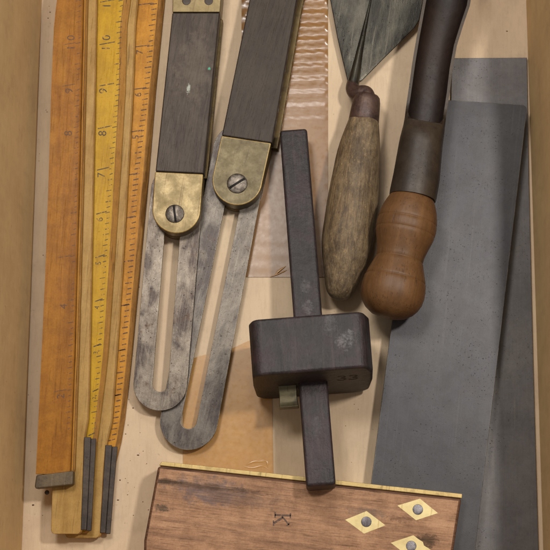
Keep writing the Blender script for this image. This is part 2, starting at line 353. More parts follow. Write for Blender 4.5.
def loft(bm, rings, cap=True, closed=False):
    R = [[bm.verts.new(p) for p in r] for r in rings]; n = len(R[0])
    for a, b in zip(R, R[1:]):
        for i in range(n): bm.faces.new((a[i], a[(i+1) % n], b[(i+1) % n], b[i]))
    if closed:
        for i in range(n): bm.faces.new((R[-1][i], R[-1][(i+1) % n], R[0][(i+1) % n], R[0][i]))
    elif cap:
        bm.faces.new(R[0][::-1]); bm.faces.new(R[-1])
def lathe(bm, A, prof, n=56, flat=1.0, axis_to=None):
    """prof: (distance along A->axis_to, radius); ring planes perpendicular to the axis"""
    x, y, z = frame(A, axis_to); rings = []
    for d, r in prof:
        c = A+y*d
        rings.append([c+x*(r*math.cos(2*math.pi*k/n))+z*(r*flat*math.sin(2*math.pi*k/n)) for k in range(n)])
    loft(bm, rings)
def disc(bm, c, r, h, n=40, mi=0, nrm=Vector((0, 0, 1)), dome=0.0):
    x = nrm.orthogonal().normalized(); y = nrm.cross(x); rings = []
    st = [(1, 0), (1, h*0.6), (0.93, h)]
    if dome: st += [(0.75, h+dome*0.5), (0.4, h+dome*0.9), (0.08, h+dome)]
    else: st += [(0.5, h), (0.05, h)]
    for s, z in st: rings.append([c+x*(r*s*math.cos(2*math.pi*k/n))+y*(r*s*math.sin(2*math.pi*k/n))+nrm*z for k in range(n)])
    fs = set(bm.faces); loft(bm, rings)
    for f in bm.faces:
        if f not in fs: f.material_index = mi
def stroke(bm, pts, w_, z, mi=1, w2=None):
    """flat ink line through pixel points at height z"""
    for (u0, v0), (u1, v1) in zip(pts, pts[1:]):
        a, b = G(u0, v0, z), G(u1, v1, z); d = (b-a); 
        if d.length < 1e-6: continue
        n = Vector((-d.y, d.x, 0)).normalized()
        e = d.normalized()*w_*0.15
        wa = w_/2; wb = (w2 if w2 else w_)/2
        f = bm.faces.new([bm.verts.new(p) for p in (a-n*wa-e, b-n*wb+e, b+n*wb+e, a+n*wa-e)])
        f.material_index = mi
        if f.normal.z < 0 or (f.normal_update() or f.normal.z < 0): f.normal_flip()
def glyphs(bm, body, u, v, size, ang, z, mi=1, shear=0.0):
    """text with its baseline start at pixel u,v; ang in degrees, anticlockwise on the photo"""
    c = bpy.data.curves.new("text", 'FONT'); c.body = body; c.size = size; c.resolution_u = 3
    o = bpy.data.objects.new("text", c); COL.objects.link(o)
    bpy.context.view_layer.update()
    me = bpy.data.meshes.new_from_object(o.evaluated_get(bpy.context.evaluated_depsgraph_get()))
    bpy.data.objects.remove(o); a = math.radians(ang)
    vs = []
    for q in me.vertices:
        x, y = q.co.x, q.co.y
        x += shear*y
        vs.append(bm.verts.new(G(u+x*math.cos(a)-y*math.sin(a), v-(x*math.sin(a)+y*math.cos(a)), z)))
    for p in me.polygons:
        try: f = bm.faces.new([vs[i] for i in p.vertices])
        except ValueError: continue
        f.material_index = mi; f.normal_update()
        if f.normal.z < 0: f.normal_flip()
    bpy.data.meshes.remove(me)

# ------------------------------------------------------------ the box
box = thing("cardboard_box", "open brown cardboard box with cream bottom that all the old tools lie in", "box", 290, 275)
W0, W1 = G(42, 0), G(22, 550); E0, E1 = G(526, 0), G(543, 550)
def ext(a, b, y): t = (y-a.y)/(b.y-a.y); return Vector((a.x+(b.x-a.x)*t, y, 0))
YN, YS = 420.0, -430.0; HW = 215.0; TH = 7.0
bm = bmesh.new()
slab(bm, [ext(W0, W1, YN), ext(E0, E1, YN), ext(E0, E1, YS), ext(W0, W1, YS)], -5)
for v in bm.verts:
    if v.co.x < 0: v.co.x -= 9
    else: v.co.x += 9
build("bottom_panel", bm, 'floor', box, smooth=False)
def wallpanel(a, b, out, HW=HW):
    bm = bmesh.new(); N = 40
    rings = []
    for k in range(N+1):
        t = k/N; p = a.lerp(b, t)
        wob = 1.2*math.sin(t*9+a.x)+0.8*math.sin(t*23)
        q = p+out*0
        rings.append([p+Vector((0, 0, 0.2))-out*0+out*wob*0.0, p+out*(wob*0.6+3)+Vector((0, 0, 60)), p+out*(wob+5)+Vector((0, 0, HW)),
                      p+out*(wob+5+TH)+Vector((0, 0, HW)), p+out*(wob*0.6+3+TH)+Vector((0, 0, 60)), p+out*TH+Vector((0, 0, 0.2))])
    loft(bm, rings); build("side_panel", bm, 'wall', box, bevel=1.0)
wallpanel(ext(W0, W1, YS), ext(W0, W1, YN), Vector((-1, 0, 0)))
wallpanel(ext(E0, E1, YS), ext(E0, E1, YN), Vector((1, 0, 0)), 174)
wallpanel(ext(W0, W1, YN)+Vector((0, 1, 0)), ext(E0, E1, YN)+Vector((0, 1, 0)), Vector((0, 1, 0)))
wallpanel(ext(W0, W1, YS)-Vector((0, 1, 0)), ext(E0, E1, YS)-Vector((0, 1, 0)), Vector((0, -1, 0)))

# corrugated, glossy strip of packing tape at the top
bm = bmesh.new()
NU, NV = 46, 420; grid = []
for j in range(NV+1):
    v = -60+(277+60)*j/NV; row = []
    amp = max(0.06, min(1.0, (150-v)/110.0))
    for i in range(NU+1):
        u = 241.5+(328-241.5)*i/NU
        edge = min(1, i/2.0, (NU-i)/1.2)
        ph = (v+0.7*math.sin(u*0.06)+0.25*math.sin(u*0.31+v*0.05))/13.3*2*math.pi
        z = 0.9+edge*amp*(1.25*(0.5+0.5*math.cos(ph-0.6))+0.05*math.sin(u*0.9+v*0.7)*math.sin(u*0.23-v*0.41)+0.05*math.sin(u*0.47-v*1.3)+0.10*math.sin(u*0.13+v*0.09))
        row.append(bm.verts.new(G(u, v, z)))
    grid.append(row)
for j in range(NV):
    for i in range(NU): bm.faces.new((grid[j][i], grid[j+1][i], grid[j+1][i+1], grid[j][i+1]))
build("packing_tape", bm, 'tape', box, label="rippled glossy brown packing tape on the box bottom")
def flat_tape(pts, lab, creases=()):
    bm = bmesh.new(); slab(bm, px(pts, 0.7), 0.1)
    for (path, w_, h_) in creases:
        rings = []
        P = cr(path, 6)
        for k, (u, v) in enumerate(P):
            c = G(u, v, 0.75); a = G(*P[max(k-1, 0)], 0.75); b = G(*P[min(k+1, len(P)-1)], 0.75)
            d = (b-a).normalized(); n = Vector((-d.y, d.x, 0)); e = math.sin(math.pi*(k+0.3)/(len(P)))
            rings.append([c-n*w_*e, c-n*w_*0.4*e+Vector((0, 0, h_*e)), c+n*w_*0.4*e+Vector((0, 0, h_*e)), c+n*w_*e])
        loft(bm, rings, cap=False)
    build("packing_tape", bm, 'tape_flat', box, bevel=0.12, label=lab)
flat_tape([(183, 362), (200, 356), (233, 348), (248, 341), (271, 334), (275, 560), (183, 560)], "flat brown packing tape under the slotted blade",
          [([(246, 465), (255, 461.5), (266, 462.5)], 1.5, 0.45), ([(243, 466), (252, 468), (262, 466), (268, 469)], 1.2, 0.38), ([(258, 461), (266, 461), (268, 468)], 1.2, 0.38)])
# small lifted crease at the lower end of the rippled tape
bm = bmesh.new()
for path, w_ in (([(274, 276), (279, 271), (286, 266)], 1.1), ([(270, 277), (278, 274), (287, 270)], 0.8)):
    P = cr(path, 6); rings = []
    for k, (u, v) in enumerate(P):
        c = G(u, v, 1.3); a = G(*P[max(k-1, 0)], 1.3); b = G(*P[min(k+1, len(P)-1)], 1.3)
        d = (b-a).normalized(); n = Vector((-d.y, d.x, 0)); e = math.sin(math.pi*(k+0.3)/len(P))
        rings.append([c-n*w_*e, c-n*w_*0.4*e+Vector((0, 0, 0.5*e)), c+n*w_*0.4*e+Vector((0, 0, 0.5*e)), c+n*w_*e])
    loft(bm, rings, cap=False)
build("tape_crease", bm, 'tape_flat', box)

# ------------------------------------------------------------ folding rules
def edge_x(tab, v):
    """piecewise linear x(v)"""
    for (v0, x0), (v1, x1) in zip(tab, tab[1:]):
        if v <= v1: return x0+(x1-x0)*(v-v0)/(v1-v0)
    (v0, x0), (v1, x1) = tab[-2:]; return x0+(x1-x0)*(v-v0)/(v1-v0)
ruleang = 0.06
rgroup = "old boxwood folding rules"
# rule C: amber, undermost
ruleC = thing("folding_rule", "narrow amber wooden folding rule, rightmost of the three rules, close black ticks on its face", "folding rule", 125, 275, -0.09, rgroup)
ruleB = thing("folding_rule", "bright yellow wooden folding rule with clear black inch numbers, between two orange rules", "folding rule", 100, 275, -0.07, rgroup)
ruleA = thing("folding_rule", "wide orange-brown folding rule with worn faint numbers and dark metal end, beside the box wall", "folding rule", 60, 275, -0.04, rgroup)
def leaf(parent, right, left, z1, z0, mats, v0=-40, vend=None, rend=4, extra=None, chamfer=None, bevel=0.8):
    """one leaf of a rule: right and left edge tables, top height and bottom height"""
    bm = bmesh.new(); vs = [v0+(vend-6-v0)*k/26 for k in range(27)]+[vend-5, vend-3.5, vend-2, vend-1, vend-0.4, vend]
    rings = []
    for v in vs:
        l = edge_x(left, v); r = edge_x(right, v); ch = chamfer(v) if chamfer else 0.4
        e = max(0.0, min(1.0, (v-(vend-5))/5)); e = 1-math.sqrt(1-e*e)
        l += rend*e; r -= rend*1.3*e
        a, b, c = G(l, v, z1), G(r-ch, v, z1), G(r, v, z1-min(ch*0.6, (z1-z0)*0.6))
        rings.append([Vector((a.x, a.y, z0)), a, b, c, Vector((c.x, c.y, z0))])
    loft(bm, rings)
    ci = len(mats); mats = list(mats)+['tan_wood' if 'amber_wood' not in mats else 'edge_wood']
    for k, f in enumerate(list(bm.faces)[:5*(len(rings)-1)]):
        if k % 5 == 2 and chamfer and chamfer(100) > 2: f.material_index = ci
    bmesh.ops.recalc_face_normals(bm, faces=bm.faces[:])
    if extra: extra(bm)
    return build("rule_leaf", bm, mats, parent, bevel=bevel, seg=2, angle=25, edge='edge_wood')
A_R = [(0, 83.2), (180, 79.2), (360, 74.2), (470, 70.3), (480, 70)]
A_L = [(-40, 62), (0, 57.2), (18, 54.3), (80, 51.5), (180, 48.6), (270, 45.4), (360, 41.3), (470, 36), (480, 35.5)]
B1_R = [(0, 97.2), (180, 93.8), (415, 89.2), (425, 87.6), (436, 85), (532, 82.2)]
B2_R = [(-40, 135), (0, 131), (18, 128), (30, 127), (90, 125.6), (180, 120.2), (270, 114.3), (360, 107.8), (437, 98.0), (450, 96.2), (535, 90.6)]
C1_R = [(-40, 142), (0, 138.5), (22, 136), (90, 133.6), (180, 128.4), (270, 123), (360, 117.2), (425, 112), (440, 108), (450, 105.4), (540, 101)]
C2_R = [(0, 165), (90, 156), (180, 148.6), (270, 140.2), (360, 131.6), (437, 123), (450, 117.4), (535, 109)]
def shift(tab, d): return [(v, x-d) for v, x in tab]

def ticks(bm, inches, xr, z, lens, w_=0.75, mi=1, xoff=0.0, seed=1, skip=0.0):
    rr = random.Random(seed)
    for (v0, v1) in zip(inches, inches[1:]):
        for k in range(8):
            if rr.random() < skip: continue
            v = v0+(v1-v0)*k/8; x = edge_x(xr, v)-xoff
            L = lens[0] if k == 0 else lens[1] if k == 4 else lens[2] if k % 2 == 0 else lens[3]
            L *= rr.uniform(0.85, 1.1)
            x0 = x-rr.uniform(0, 0.6)
            stroke(bm, [(x0, v-0.5), (x0-L, v+0.5)], w_*rr.uniform(0.8, 1.2), z, mi)
INB = [-42, 0.5, 43, 84.5, 127, 168.5, 212.5, 256, 300, 345, 390, 434]
def markB(bm):
    z = 18.12
    FR = [(-40, 124), (0, 123), (90, 120), (180, 112.4), (270, 106), (360, 101), (437, 95)]
    ticks(bm, INB, FR, z, (4, 5.5, 4.2, 3), 0.75, seed=3)
    names = ['12', '11', '10', '9', '8', '7', '6', '5', '4', '3', '2', '1']
    for v, nm in zip(INB, names):
        if v < -10: continue
        lx = edge_x(B1_R, v)
        w_ = (edge_x(FR, v)-lx)
        stroke(bm, [(lx+3.2, v+1.6), (lx+3+w_*0.62, v-1.2)], 1.0, z, 1)
        s = 11.5*min(1, w_/21)
        if len(nm) == 2:
            glyphs(bm, nm[0], lx+3.5+s*0.85, v+8.2, s, 90, z)
            glyphs(bm, nm[1], lx+4+s*0.85, v-2.5, s, 90, z)
        else: glyphs(bm, nm, lx+2.2+s*0.8, v+9.2, s, 90, z)
def markC(bm):
    z = 6.12
    FR = [(0, 157.5), (90, 149), (180, 138.6), (270, 133.2), (360, 125.2), (437, 116.5), (450, 115)]
    INC = [-38, 4, 46, 88.5, 131, 174, 217, 261, 305, 350, 395, 440]
    ticks(bm, INC, FR, z, (6, 6, 5, 4.5), 0.95, seed=5)
    names = ['9', '8', '7', '6', '5', '4', '3', '2', '1', '', '', '']
    for v, nm in zip(INC, names):
        if v < -10: continue
        lx = edge_x(C1_R, v)
        stroke(bm, [(lx+0.5, v+0.8), (lx+1.0+(edge_x(FR, v)-lx)*0.75, v-1.0)], 0.9, z, 1)
        if nm and 20 < v < 150: glyphs(bm, nm, lx+7.5, v+8.5, 9.5, 90, z)
def markA(bm):
    z = 37.12
    FR = [(-40, 83), (0, 81.5), (180, 77.8), (360, 72.4), (470, 68.6)]
    ticks(bm, INB, FR, z, (5, 5, 3.4, 2.4), 0.6, seed=9, skip=0.15)
    for v, nm in zip(INB, ['', '', '10', '9', '8', '7', '6', '5', '4', '3', '2', '1']):
        if v < 0 or not nm: continue
        x = edge_x(FR, v)
        if nm in ('10', '9', '5', '2'): stroke(bm, [(x-17, v+1.6), (x-5, v-0.4)], 0.6, z, 1)
        if len(nm) == 2:
            glyphs(bm, nm[0], x-6, v+7.5, 11, 90, z); glyphs(bm, nm[1], x-6, v-2.5, 11, 90, z)
        elif nm in ('9', '8', '2', '4'): glyphs(bm, nm, x-7, v+9, 11, 90, z)
    bm2 = bm
    # two grooves along the right edge
leaf(ruleC, C2_R, shift(C2_R, 34), 6, 0.3, ['amber_wood', 'ink_a'], vend=534, extra=markC, chamfer=lambda v: 6.5-2.0*max(0, min(1, v/430)))
leaf(ruleC, C1_R, shift(C1_R, 36), 12, 6.3, ['yellow_wood'], vend=538, chamfer=lambda v: 1.2)
leaf(ruleB, B2_R, shift(B2_R, 34), 18, 12.3, ['yellow_face', 'ink_y'], vend=533, extra=markB, chamfer=lambda v: 7.0-2.6*max(0, min(1, v/437)))
leaf(ruleB, B1_R, shift(B1_R, 31.3), 25, 18.3, ['yellow_wood'], vend=534, chamfer=lambda v: 1.0)
# tan worn strips where the lower leaves' bevels meet the next leaf
def strip(parent, tabl, tabr, z, v0, v1, matn, nm):
    bm = bmesh.new(); rings = []
    for k in range(25):
        v = v0+(v1-v0)*k/24
        a, b = G(edge_x(tabl, v), v, z), G(edge_x(tabr, v), v, z)
        rings.append([Vector((a.x, a.y, z-0.6)), a, b, Vector((b.x, b.y, z-0.6))])
    loft(bm, rings); return build(nm, bm, matn, parent, bevel=0.25)
# dark hinge plates
def plate(parent, tl, tr, z, v0, v1):
    bm = bmesh.new(); tr_, tr = tr, (lambda v: tl(v)*0.42+tr_(v)*0.58)
    pts = [(tl(v0), v0)] + [(tr(v0+(v1-v0)*k/10), v0+(v1-v0)*k/10) for k in range(11)] + [(tl(v0+(v1-v0)*k/10), v0+(v1-v0)*k/10) for k in range(10, 0, -1)]
    pts = [pts[0]]+pts[1:]
    slab(bm, px(pts, z), z-4); tr = tr_
    build("hinge_plate", bm, 'dark_plate', parent, bevel=0.7)
    bm = bmesh.new(); mid = lambda v: tl(v)*0.42+tr(v)*0.58; q = lambda v: tr(v)+0.6
    pts = [(mid(v0), v0+1.5), (q(v0), v0+1.5), (q((v0+v1)/2), (v0+v1)/2), (q(v1), v1+1), (mid(v1), v1+1), (mid((v0+v1)/2), (v0+v1)/2)]
    slab(bm, px(pts, z-2.2), z-5)
    return build("hinge_plate", bm, 'dark_plate', parent, bevel=0.8)
plate(ruleB, lambda v: edge_x([(437, 84), (450, 83.6), (533, 80.5)], v), lambda v: edge_x([(437, 95.6), (450, 95), (533, 90.4)], v), 25.6, 437, 530)
plate(ruleC, lambda v: edge_x([(445, 105.2), (533, 99.8)], v), lambda v: edge_x([(445, 116.8), (535, 109.4)], v), 13, 445, 533)
# rule A: two leaves and the cap
leafA2 = leaf(ruleA, shift(A_R, -4.6), shift(A_L, -5), 30.6, 25.3, ['tan_wood'], v0=-30, vend=474, chamfer=lambda v: 1.2)
leaf(ruleA, A_R, A_L, 37, 31.0, ['orange_wood', 'ink_o'], v0=-30, vend=474, extra=markA, rend=0, chamfer=lambda v: 1.2)
strip(ruleA, shift(A_R, -1.4), shift(A_R, -2.2), 36.0, -30, 470, 'amber_wood', "edge_strip")
bm = bmesh.new(); slab(bm, px([(36.2, 475.2), (69.5, 471.0), (73.2, 470.8), (72.8, 484.6), (50, 487.0), (35.4, 488.8), (34.6, 486)], 38), 26)
build("end_cap", bm, 'end_cap', ruleA, bevel=1.2)
# small flat dark disc just below the cap
bm = bmesh.new(); disc(bm, G(47, 492.5, 17), 2.2, 1.0); build("dark_disc", bm, 'dark_plate', ruleA)

# ------------------------------------------------------------ sliding bevels
def stadium(A, B, r, z, n=22, top=True):
    """world outline of a bar from A (square or round end) to B (round end), px radius r"""
    x, y, _ = frame(A, B); pts = []
    for k in range(n+1):
        a = math.pi*k/n; pts.append(B+x*(r*math.cos(a))+y*(r*math.sin(a)))
    for k in range(n+1):
        a = math.pi+math.pi*k/n; pts.append(A+x*(r*math.cos(a))+y*(r*math.sin(a)))
    return pts
def bevel_gauge(label, uA, vA, ang, stock_o, stock_m, cap_o, cap_pts_arc, screw, scr_r, slot_a, bladeA, bladeB, br, sr, zb, ztop, stock_mat, cap_mat, blade_mat, sA, topcap=None, side=3):
    t = thing("sliding_bevel", label, "sliding bevel", uA, vA, ang, "sliding bevels")
    # slotted blade
    a, b = G(*bladeA, zb), G(*bladeB, zb)
    bm = bmesh.new(); n = 22
    o = stadium(a, b, br, zb, n); sa = G(*sA, zb); i = stadium(sa, b, sr, zb, n)
    dz = Vector((0, 0, -3))
    ot = [bm.verts.new(p) for p in o]; it = [bm.verts.new(p) for p in i]; ob = [bm.verts.new(p+dz) for p in o]; ib = [bm.verts.new(p+dz) for p in i]
    N = len(o)
    for k in range(N):
        j = (k+1) % N
        bm.faces.new((ot[k], ot[j], it[j], it[k])); bm.faces.new((ob[j], ob[k], ib[k], ib[j]))
        bm.faces.new((ot[j], ot[k], ob[k], ob[j])); bm.faces.new((it[k], it[j], ib[j], ib[k]))
    build("slotted_blade", bm, blade_mat, t, bevel=0.55, edge='edge_steel')
    # wooden stock in two cheeks with the brass lining below
    bm = bmesh.new(); P = px(stock_o, ztop); slab(bm, P, zb+0.6)
    st = build("stock", bm, stock_mat, t, bevel=1.3, edge='edge_dark')
    bm = bmesh.new(); Q = [Vector((p.x, p.y, zb-3.4)) for p in P]
    c = sum(Q, Vector())/len(Q)
    Q = [p+Vector((side if p.x > c.x else 0, 0, 0)) for p in Q]
    slab(bm, Q, 1.0); build("brass_lining", bm, 'lining', t, bevel=0.8)
    # brass end
    bm = bmesh.new(); C = px(cap_o, ztop+0.4); slab(bm, C, zb+0.4); build("brass_cap", bm, cap_mat, t, bevel=1.1, seg=3, edge='edge_brass')
    bm = bmesh.new(); C2 = [Vector((p.x, p.y, zb-3.2)) for p in C]; slab(bm, C2, 1.0); build("brass_cap", bm, 'lining', t, bevel=1.0)
    sc = G(*screw, ztop+0.4)
    bm = bmesh.new(); disc(bm, sc-Vector((0, 0, 0.3)), scr_r, 1.0, dome=0.9); so = build("screw", bm, 'screw', t)
    bm = bmesh.new(); d = Vector((math.cos(slot_a), math.sin(slot_a), 0)); nn = Vector((-d.y, d.x, 0)); zz = Vector((0, 0, 1.85))
    p = [sc+d*scr_r*0.9+nn*1.1, sc-d*scr_r*0.9+nn*1.1, sc-d*scr_r*0.9-nn*1.1, sc+d*scr_r*0.9-nn*1.1]
    slab(bm, [q+zz for q in p], sc.z+0.2); build("screw_slot", bm, 'screw_dark', so)
    # tenon of the screw in the slot, under the cap
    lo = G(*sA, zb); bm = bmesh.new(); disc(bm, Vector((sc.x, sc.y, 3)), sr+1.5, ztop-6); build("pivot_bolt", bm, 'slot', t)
    if topcap:
        bm = bmesh.new(); slab(bm, px(topcap, ztop+0.3), 2)
        tc = build("brass_plate", bm, cap_mat, t, bevel=0.8)
        for h in ((186.4, 1.0), (208.7, 1.0)):
            bm = bmesh.new(); disc(bm, G(*h, ztop+0.2), 4.4, 0.35); build("rivet", bm, 'iron_brown', tc)
    return t
def arc_cap(tl, tr, rr, ll, n=20, bulge=1.0):
    """outline: top-left, top-right, right shoulder, semicircular end, left shoulder"""
    c = ((rr[0]+ll[0])/2, (rr[1]+ll[1])/2); dx, dy = (rr[0]-c[0], rr[1]-c[1]); r = math.hypot(dx, dy)
    nx, ny = -dy/r, dx/r
    if ny < 0: nx, ny = -nx, -ny
    arc = []
    for k in range(n+1):
        a = math.pi*k/n; arc.append((c[0]+dx*math.cos(a)+nx*r*bulge*math.sin(a), c[1]+dy*math.cos(a)+ny*r*bulge*math.sin(a)))
    return [tl, tr]+arc
bevel_gauge("larger old angle gauge with blackish wooden handle, dull tarnished brass end and grey blade", 255, 150, math.radians(-14),
    [(262, -60), (312, -60), (297, 0), (272.2, 143), (221.8, 135.4), (249.4, 0)][1:] + [(262, -60)], None,
    arc_cap((221.5, 135.6), (271.2, 143), (262.3, 183), (212.4, 177), bulge=1.0), None, (237.2, 183.5), 10.2, math.radians(33),
    (241, 150), (188.8, 421), 28.2, 7.6, 12, 30, 'wood_stock_dark', 'brass_dull', 'steel_grey', (237, 184), side=5)
bevel_gauge("smaller old angle gauge with brown wooden handle and pale shiny brass end, beside wooden rules", 185, 120, math.radians(-8),
    [(172.3, 12.4), (219.8, 12.4), (203.6, 173.6), (155.4, 171.4)], None,
    arc_cap((155.0, 171.6), (203.2, 174), (200.5, 211), (152.3, 208), bulge=0.98), None, (174.8, 213.8), 9.3, math.radians(-82),
    (177, 190), (160.2, 384), 26.2, 7.6, 16, 32, 'wood_stock_brown', 'brass_bright', 'steel_mottled', (174, 213),
    topcap=[(173.5, -60), (226, -60), (219.9, 12.0), (172.4, 12.0)], side=2)

# ------------------------------------------------------------ loose steel square blade under the try square
t = thing("steel_blade", "flat purple-grey steel sheet lying lowest along the right box wall, under the try square", "steel blade", 500, 300, -0.02)
bm = bmesh.new(); slab(bm, px([(452, 58), (527.0, 57.5), (529, 180), (533.4, 370), (538.6, 550), (541, 640), (440, 640)], 4), 0.8)
build("blade_plate", bm, 'steel_under', t, bevel=0.5, edge='edge_sheet')

# ------------------------------------------------------------ try square
ts = thing("try_square", "wooden try square with brass diamond inlays and wide grey steel blade, across the bottom edge", "try square", 310, 520, math.radians(-6.6))
bm = bmesh.new()
slab(bm, px(rounded([(420.6, 98), (527.6, 105.2), (471.6, 580), (358.6, 580)], [2, 6, 0, 0]), 22), 16)
build("steel_blade", bm, 'steel_sheet', ts, bevel=0.6, edge='edge_sheet')
zs = 42
im = inv(ts)
def loc(u, v, z=zs): return tuple(im @ G(u, v, z))
MAT['wood_square'] = wood("reddish_rosewood", (118, 86, 68), (142, 105, 82), (158, 120, 95), along='X', speck=0.6, pores=0.45, rough=0.5, ring=0.17, bump=0.5, lo=0.3, hi=0.7,
    marks=((loc(212, 492), 24, (0.55, 1.6, 1), (92, 78, 80), 0.75), (loc(240, 497), 22, (0.5, 2.2, 1), (104, 80, 70), 0.6), (loc(162, 508), 7, (0.7, 1.6, 1), (70, 58, 48), 0.8),
           (loc(185, 484), 30, (0.3, 8, 1), (78, 58, 46), 0.8), (loc(158, 481), 12, (0.4, 5, 1), (62, 46, 36), 0.8),
           (loc(366, 513), 9, (0.4, 1.6, 1), (98, 84, 78), 0.5), (loc(400, 519), 8, (0.5, 2, 1), (84, 56, 42), 0.6),
           (loc(427, 541), 9, (0.7, 1, 1), (64, 48, 34), 0.85), (loc(255, 468), 14, (0.5, 2, 1), (92, 68, 54), 0.5)))
bm = bmesh.new()
TL, TR = (159.2, 465.6), (461.6, 498.5)
slab(bm, px([TL, (157.6, 468), (143.9, 540.5), (143.6, 556), (447, 592), TR], zs), 0.6)
build("stock", bm, 'wood_square', ts, bevel=2.6, seg=4, edge='edge_rose')
# brass face strip along the inner edge
bm = bmesh.new(); rr = random.Random(3); N = 20; top = []; bot = []
for k in range(N+1):
    s = k/N; u = TL[0]-0.2+(TR[0]-TL[0]+0.6)*s; v = TL[1]+(TR[1]-TL[1])*s
    top.append((u+0.3, v-4.6-rr.uniform(-0.12, 0.12))); bot.append((u, v-0.2))
top[0] = (161.5, 461.6)
slab(bm, px(bot+top[::-1], zs-0.3), 1.5)
build("brass_strip", bm, 'brass_strip', ts, bevel=0.7)
def diamond(pts, screw, r=4.9):
    bm = bmesh.new(); slab(bm, px(pts, zs+0.25), zs-1); d = build("diamond_inlay", bm, 'brass_inlay', ts, bevel=0.2)
    bm = bmesh.new(); disc(bm, G(*screw, zs+0.2), r, 0.4, dome=0.3); s = build("rivet", bm, 'rivet', d)
diamond([(345, 519.8), (366.6, 511), (385.7, 525.4), (364, 533.8)], (366.3, 521.8))
diamond([(397.2, 505.6), (420, 498.6), (438.2, 513.2), (416, 520.4)], (417.8, 509.5))
diamond([(390.6, 542.8), (413.4, 535.2), (419, 539.5), (423, 542), (424, 545.5), (430.5, 549.5), (432, 551), (409.5, 557.6)], (411.2, 546))
# stamped letter K, lying on its side
bm = bmesh.new(); zk = zs+0.12
for pts, w_ in (([(275.2, 515.0), (290.3, 515.6)], 1.9), ([(275.1, 512.3), (275.1, 517.5)], 1.3), ([(290.4, 513.4), (290.4, 518.0)], 1.3),
                ([(282.6, 517.5), (274.2, 523)], 2.0), ([(273.4, 520.6), (273.6, 525.6)], 1.2), ([(282.3, 516.6), (289.0, 524.8)], 1.4), ([(286.8, 525.8), (290, 523)], 1.0)):
    stroke(bm, pts, w_, zk, 0)
MAT['stamp'] = ink("stamped_letter_dark", (78, 54, 40), (140, 102, 78), 0.9)
build("letter_mark", bm, 'stamp', ts, smooth=False)

# ------------------------------------------------------------ trowel
tr = thing("pointing_trowel", "small pointing trowel with dark steel blade, cranked neck and worn mottled wooden handle", "trowel", 350, 180, math.radians(-8))
zt = 11.0
bm = bmesh.new()
ol = [(347.2, 80), (341.5, 56), (337.2, 37), (330.3, 0), (326, -40), (345, -110), (384, -150), (424, -60), (423.5, 0), (419.5, 20), (415, 27.5), (384, 58), (361.5, 81), (354, 84)]
top = px(ol, zt)
vt = [bm.verts.new(p) for p in top]; vb = [bm.verts.new(p-Vector((0, 0, 2.2))) for p in top]
ridge = [G(354.5, 82, zt+4.5), G(358.0, 60, zt+4.2), G(362.8, 36, zt+3.0), (G(369, 5, zt+1.4)), G(376, -60, zt+0.4)]
# dished blade faces around the ridge line
rv = [bm.verts.new(p) for p in ridge]
L = [vt[0], vt[1], vt[2], vt[3], vt[4]]; R = [vt[12], vt[11], vt[10], vt[9], vt[8]]
for k in range(4):
    bm.faces.new((L[k], rv[k], rv[k+1], L[k+1])); bm.faces.new((rv[k], R[k], R[k+1], rv[k+1]))
bm.faces.new((vt[4], rv[4], vt[8], vt[7], vt[6], vt[5])); bm.faces.new((vt[0], vt[13], rv[0])); bm.faces.new((vt[13], vt[12], rv[0]))
bm.faces.new(vb[::-1]); n = len(vt)
for i in range(n): bm.faces.new((vt[i], vb[i], vb[(i+1) % n], vt[(i+1) % n]))
build("blade", bm, 'steel_trowel', tr, bevel=0.8, angle=50)
# forged rib that runs from the neck into the blade
def tube(bm, path, n=20, sx=1.0):
    P = cr(path, 7); rings = []
    V = [G(u, v, z) for u, v, z, r in P]
    for k, (u, v, z, r) in enumerate(P):
        d = (V[min(k+1, len(V)-1)]-V[max(k-1, 0)]).normalized(); x = d.cross(Vector((0.15, -1, 0.3))).normalized() if abs(d.z) > 0.9 else d.cross(Vector((0, 0, 1))).normalized(); z_ = x.cross(d)
        rings.append([V[k]+x*(r*sx*math.cos(2*math.pi*q/n))+z_*(r*math.sin(2*math.pi*q/n)) for q in range(n)])
    loft(bm, rings)
bm = bmesh.new(); tube(bm, [(372, -6, zt+0.5, 0.8), (366, 22, zt+1.8, 2.0), (360, 50, zt+3.4, 3.4), (355.6, 72, zt+4.6, 5.0), (353, 84, zt+5.0, 6.4), (352.5, 90, zt+6.5, 6.6)])
build("blade_rib", bm, 'steel_trowel', tr)
bm = bmesh.new(); tube(bm, [(352.8, 82, zt+4, 6.0), (352.6, 89, zt+7, 7.0), (355.6, 93.5, zt+12, 7.0), (361, 92.5, zt+16, 7.2), (366.0, 93.0, zt+18, 7.2), (367.6, 98, zt+19, 8.2), (367, 106, zt+19.5, 9.0)])
build("neck", bm, 'iron_ferrule', tr)
A = G(367.4, 94.5, 29); Bp = G(338.2, 306, 25)
Lt = (Bp-A).length
fer = [(0.3, 8.5), (1.2, 11.4), (3.2, 13.0), (8, 14.0), (18, 14.7), (28, 15.3), (28.8, 14.8)]
bm = bmesh.new(); lathe(bm, A, fer, axis_to=Bp); build("ferrule", bm, 'iron_ferrule', tr, bevel=0)
pr = cr([(27.5, 14.8), (29.5, 15.6), (42, 18.4), (58, 20.8), (80, 23.2), (105, 25.0), (130, 26.0), (150, 25.4), (170, 22.6), (188, 18.2), (200, 15.0), (207, 11), (210.6, 5.5), (211.4, 0.6)], 5)
bm = bmesh.new(); lathe(bm, A, pr, axis_to=Bp)
fx, fy, fz = frame(A, Bp)
for v in bm.verts:
    s = (v.co-A).dot(fy); rad = v.co-A-fy*s
    a = math.atan2(rad.dot(fz), rad.dot(fx))
    v.co += rad*(0.018*math.sin(3*a+s*0.03)+0.012*math.sin(5*a-s*0.07)+0.01*math.sin(s*0.13+2*a))
build("handle", bm, 'worn_handle', tr)

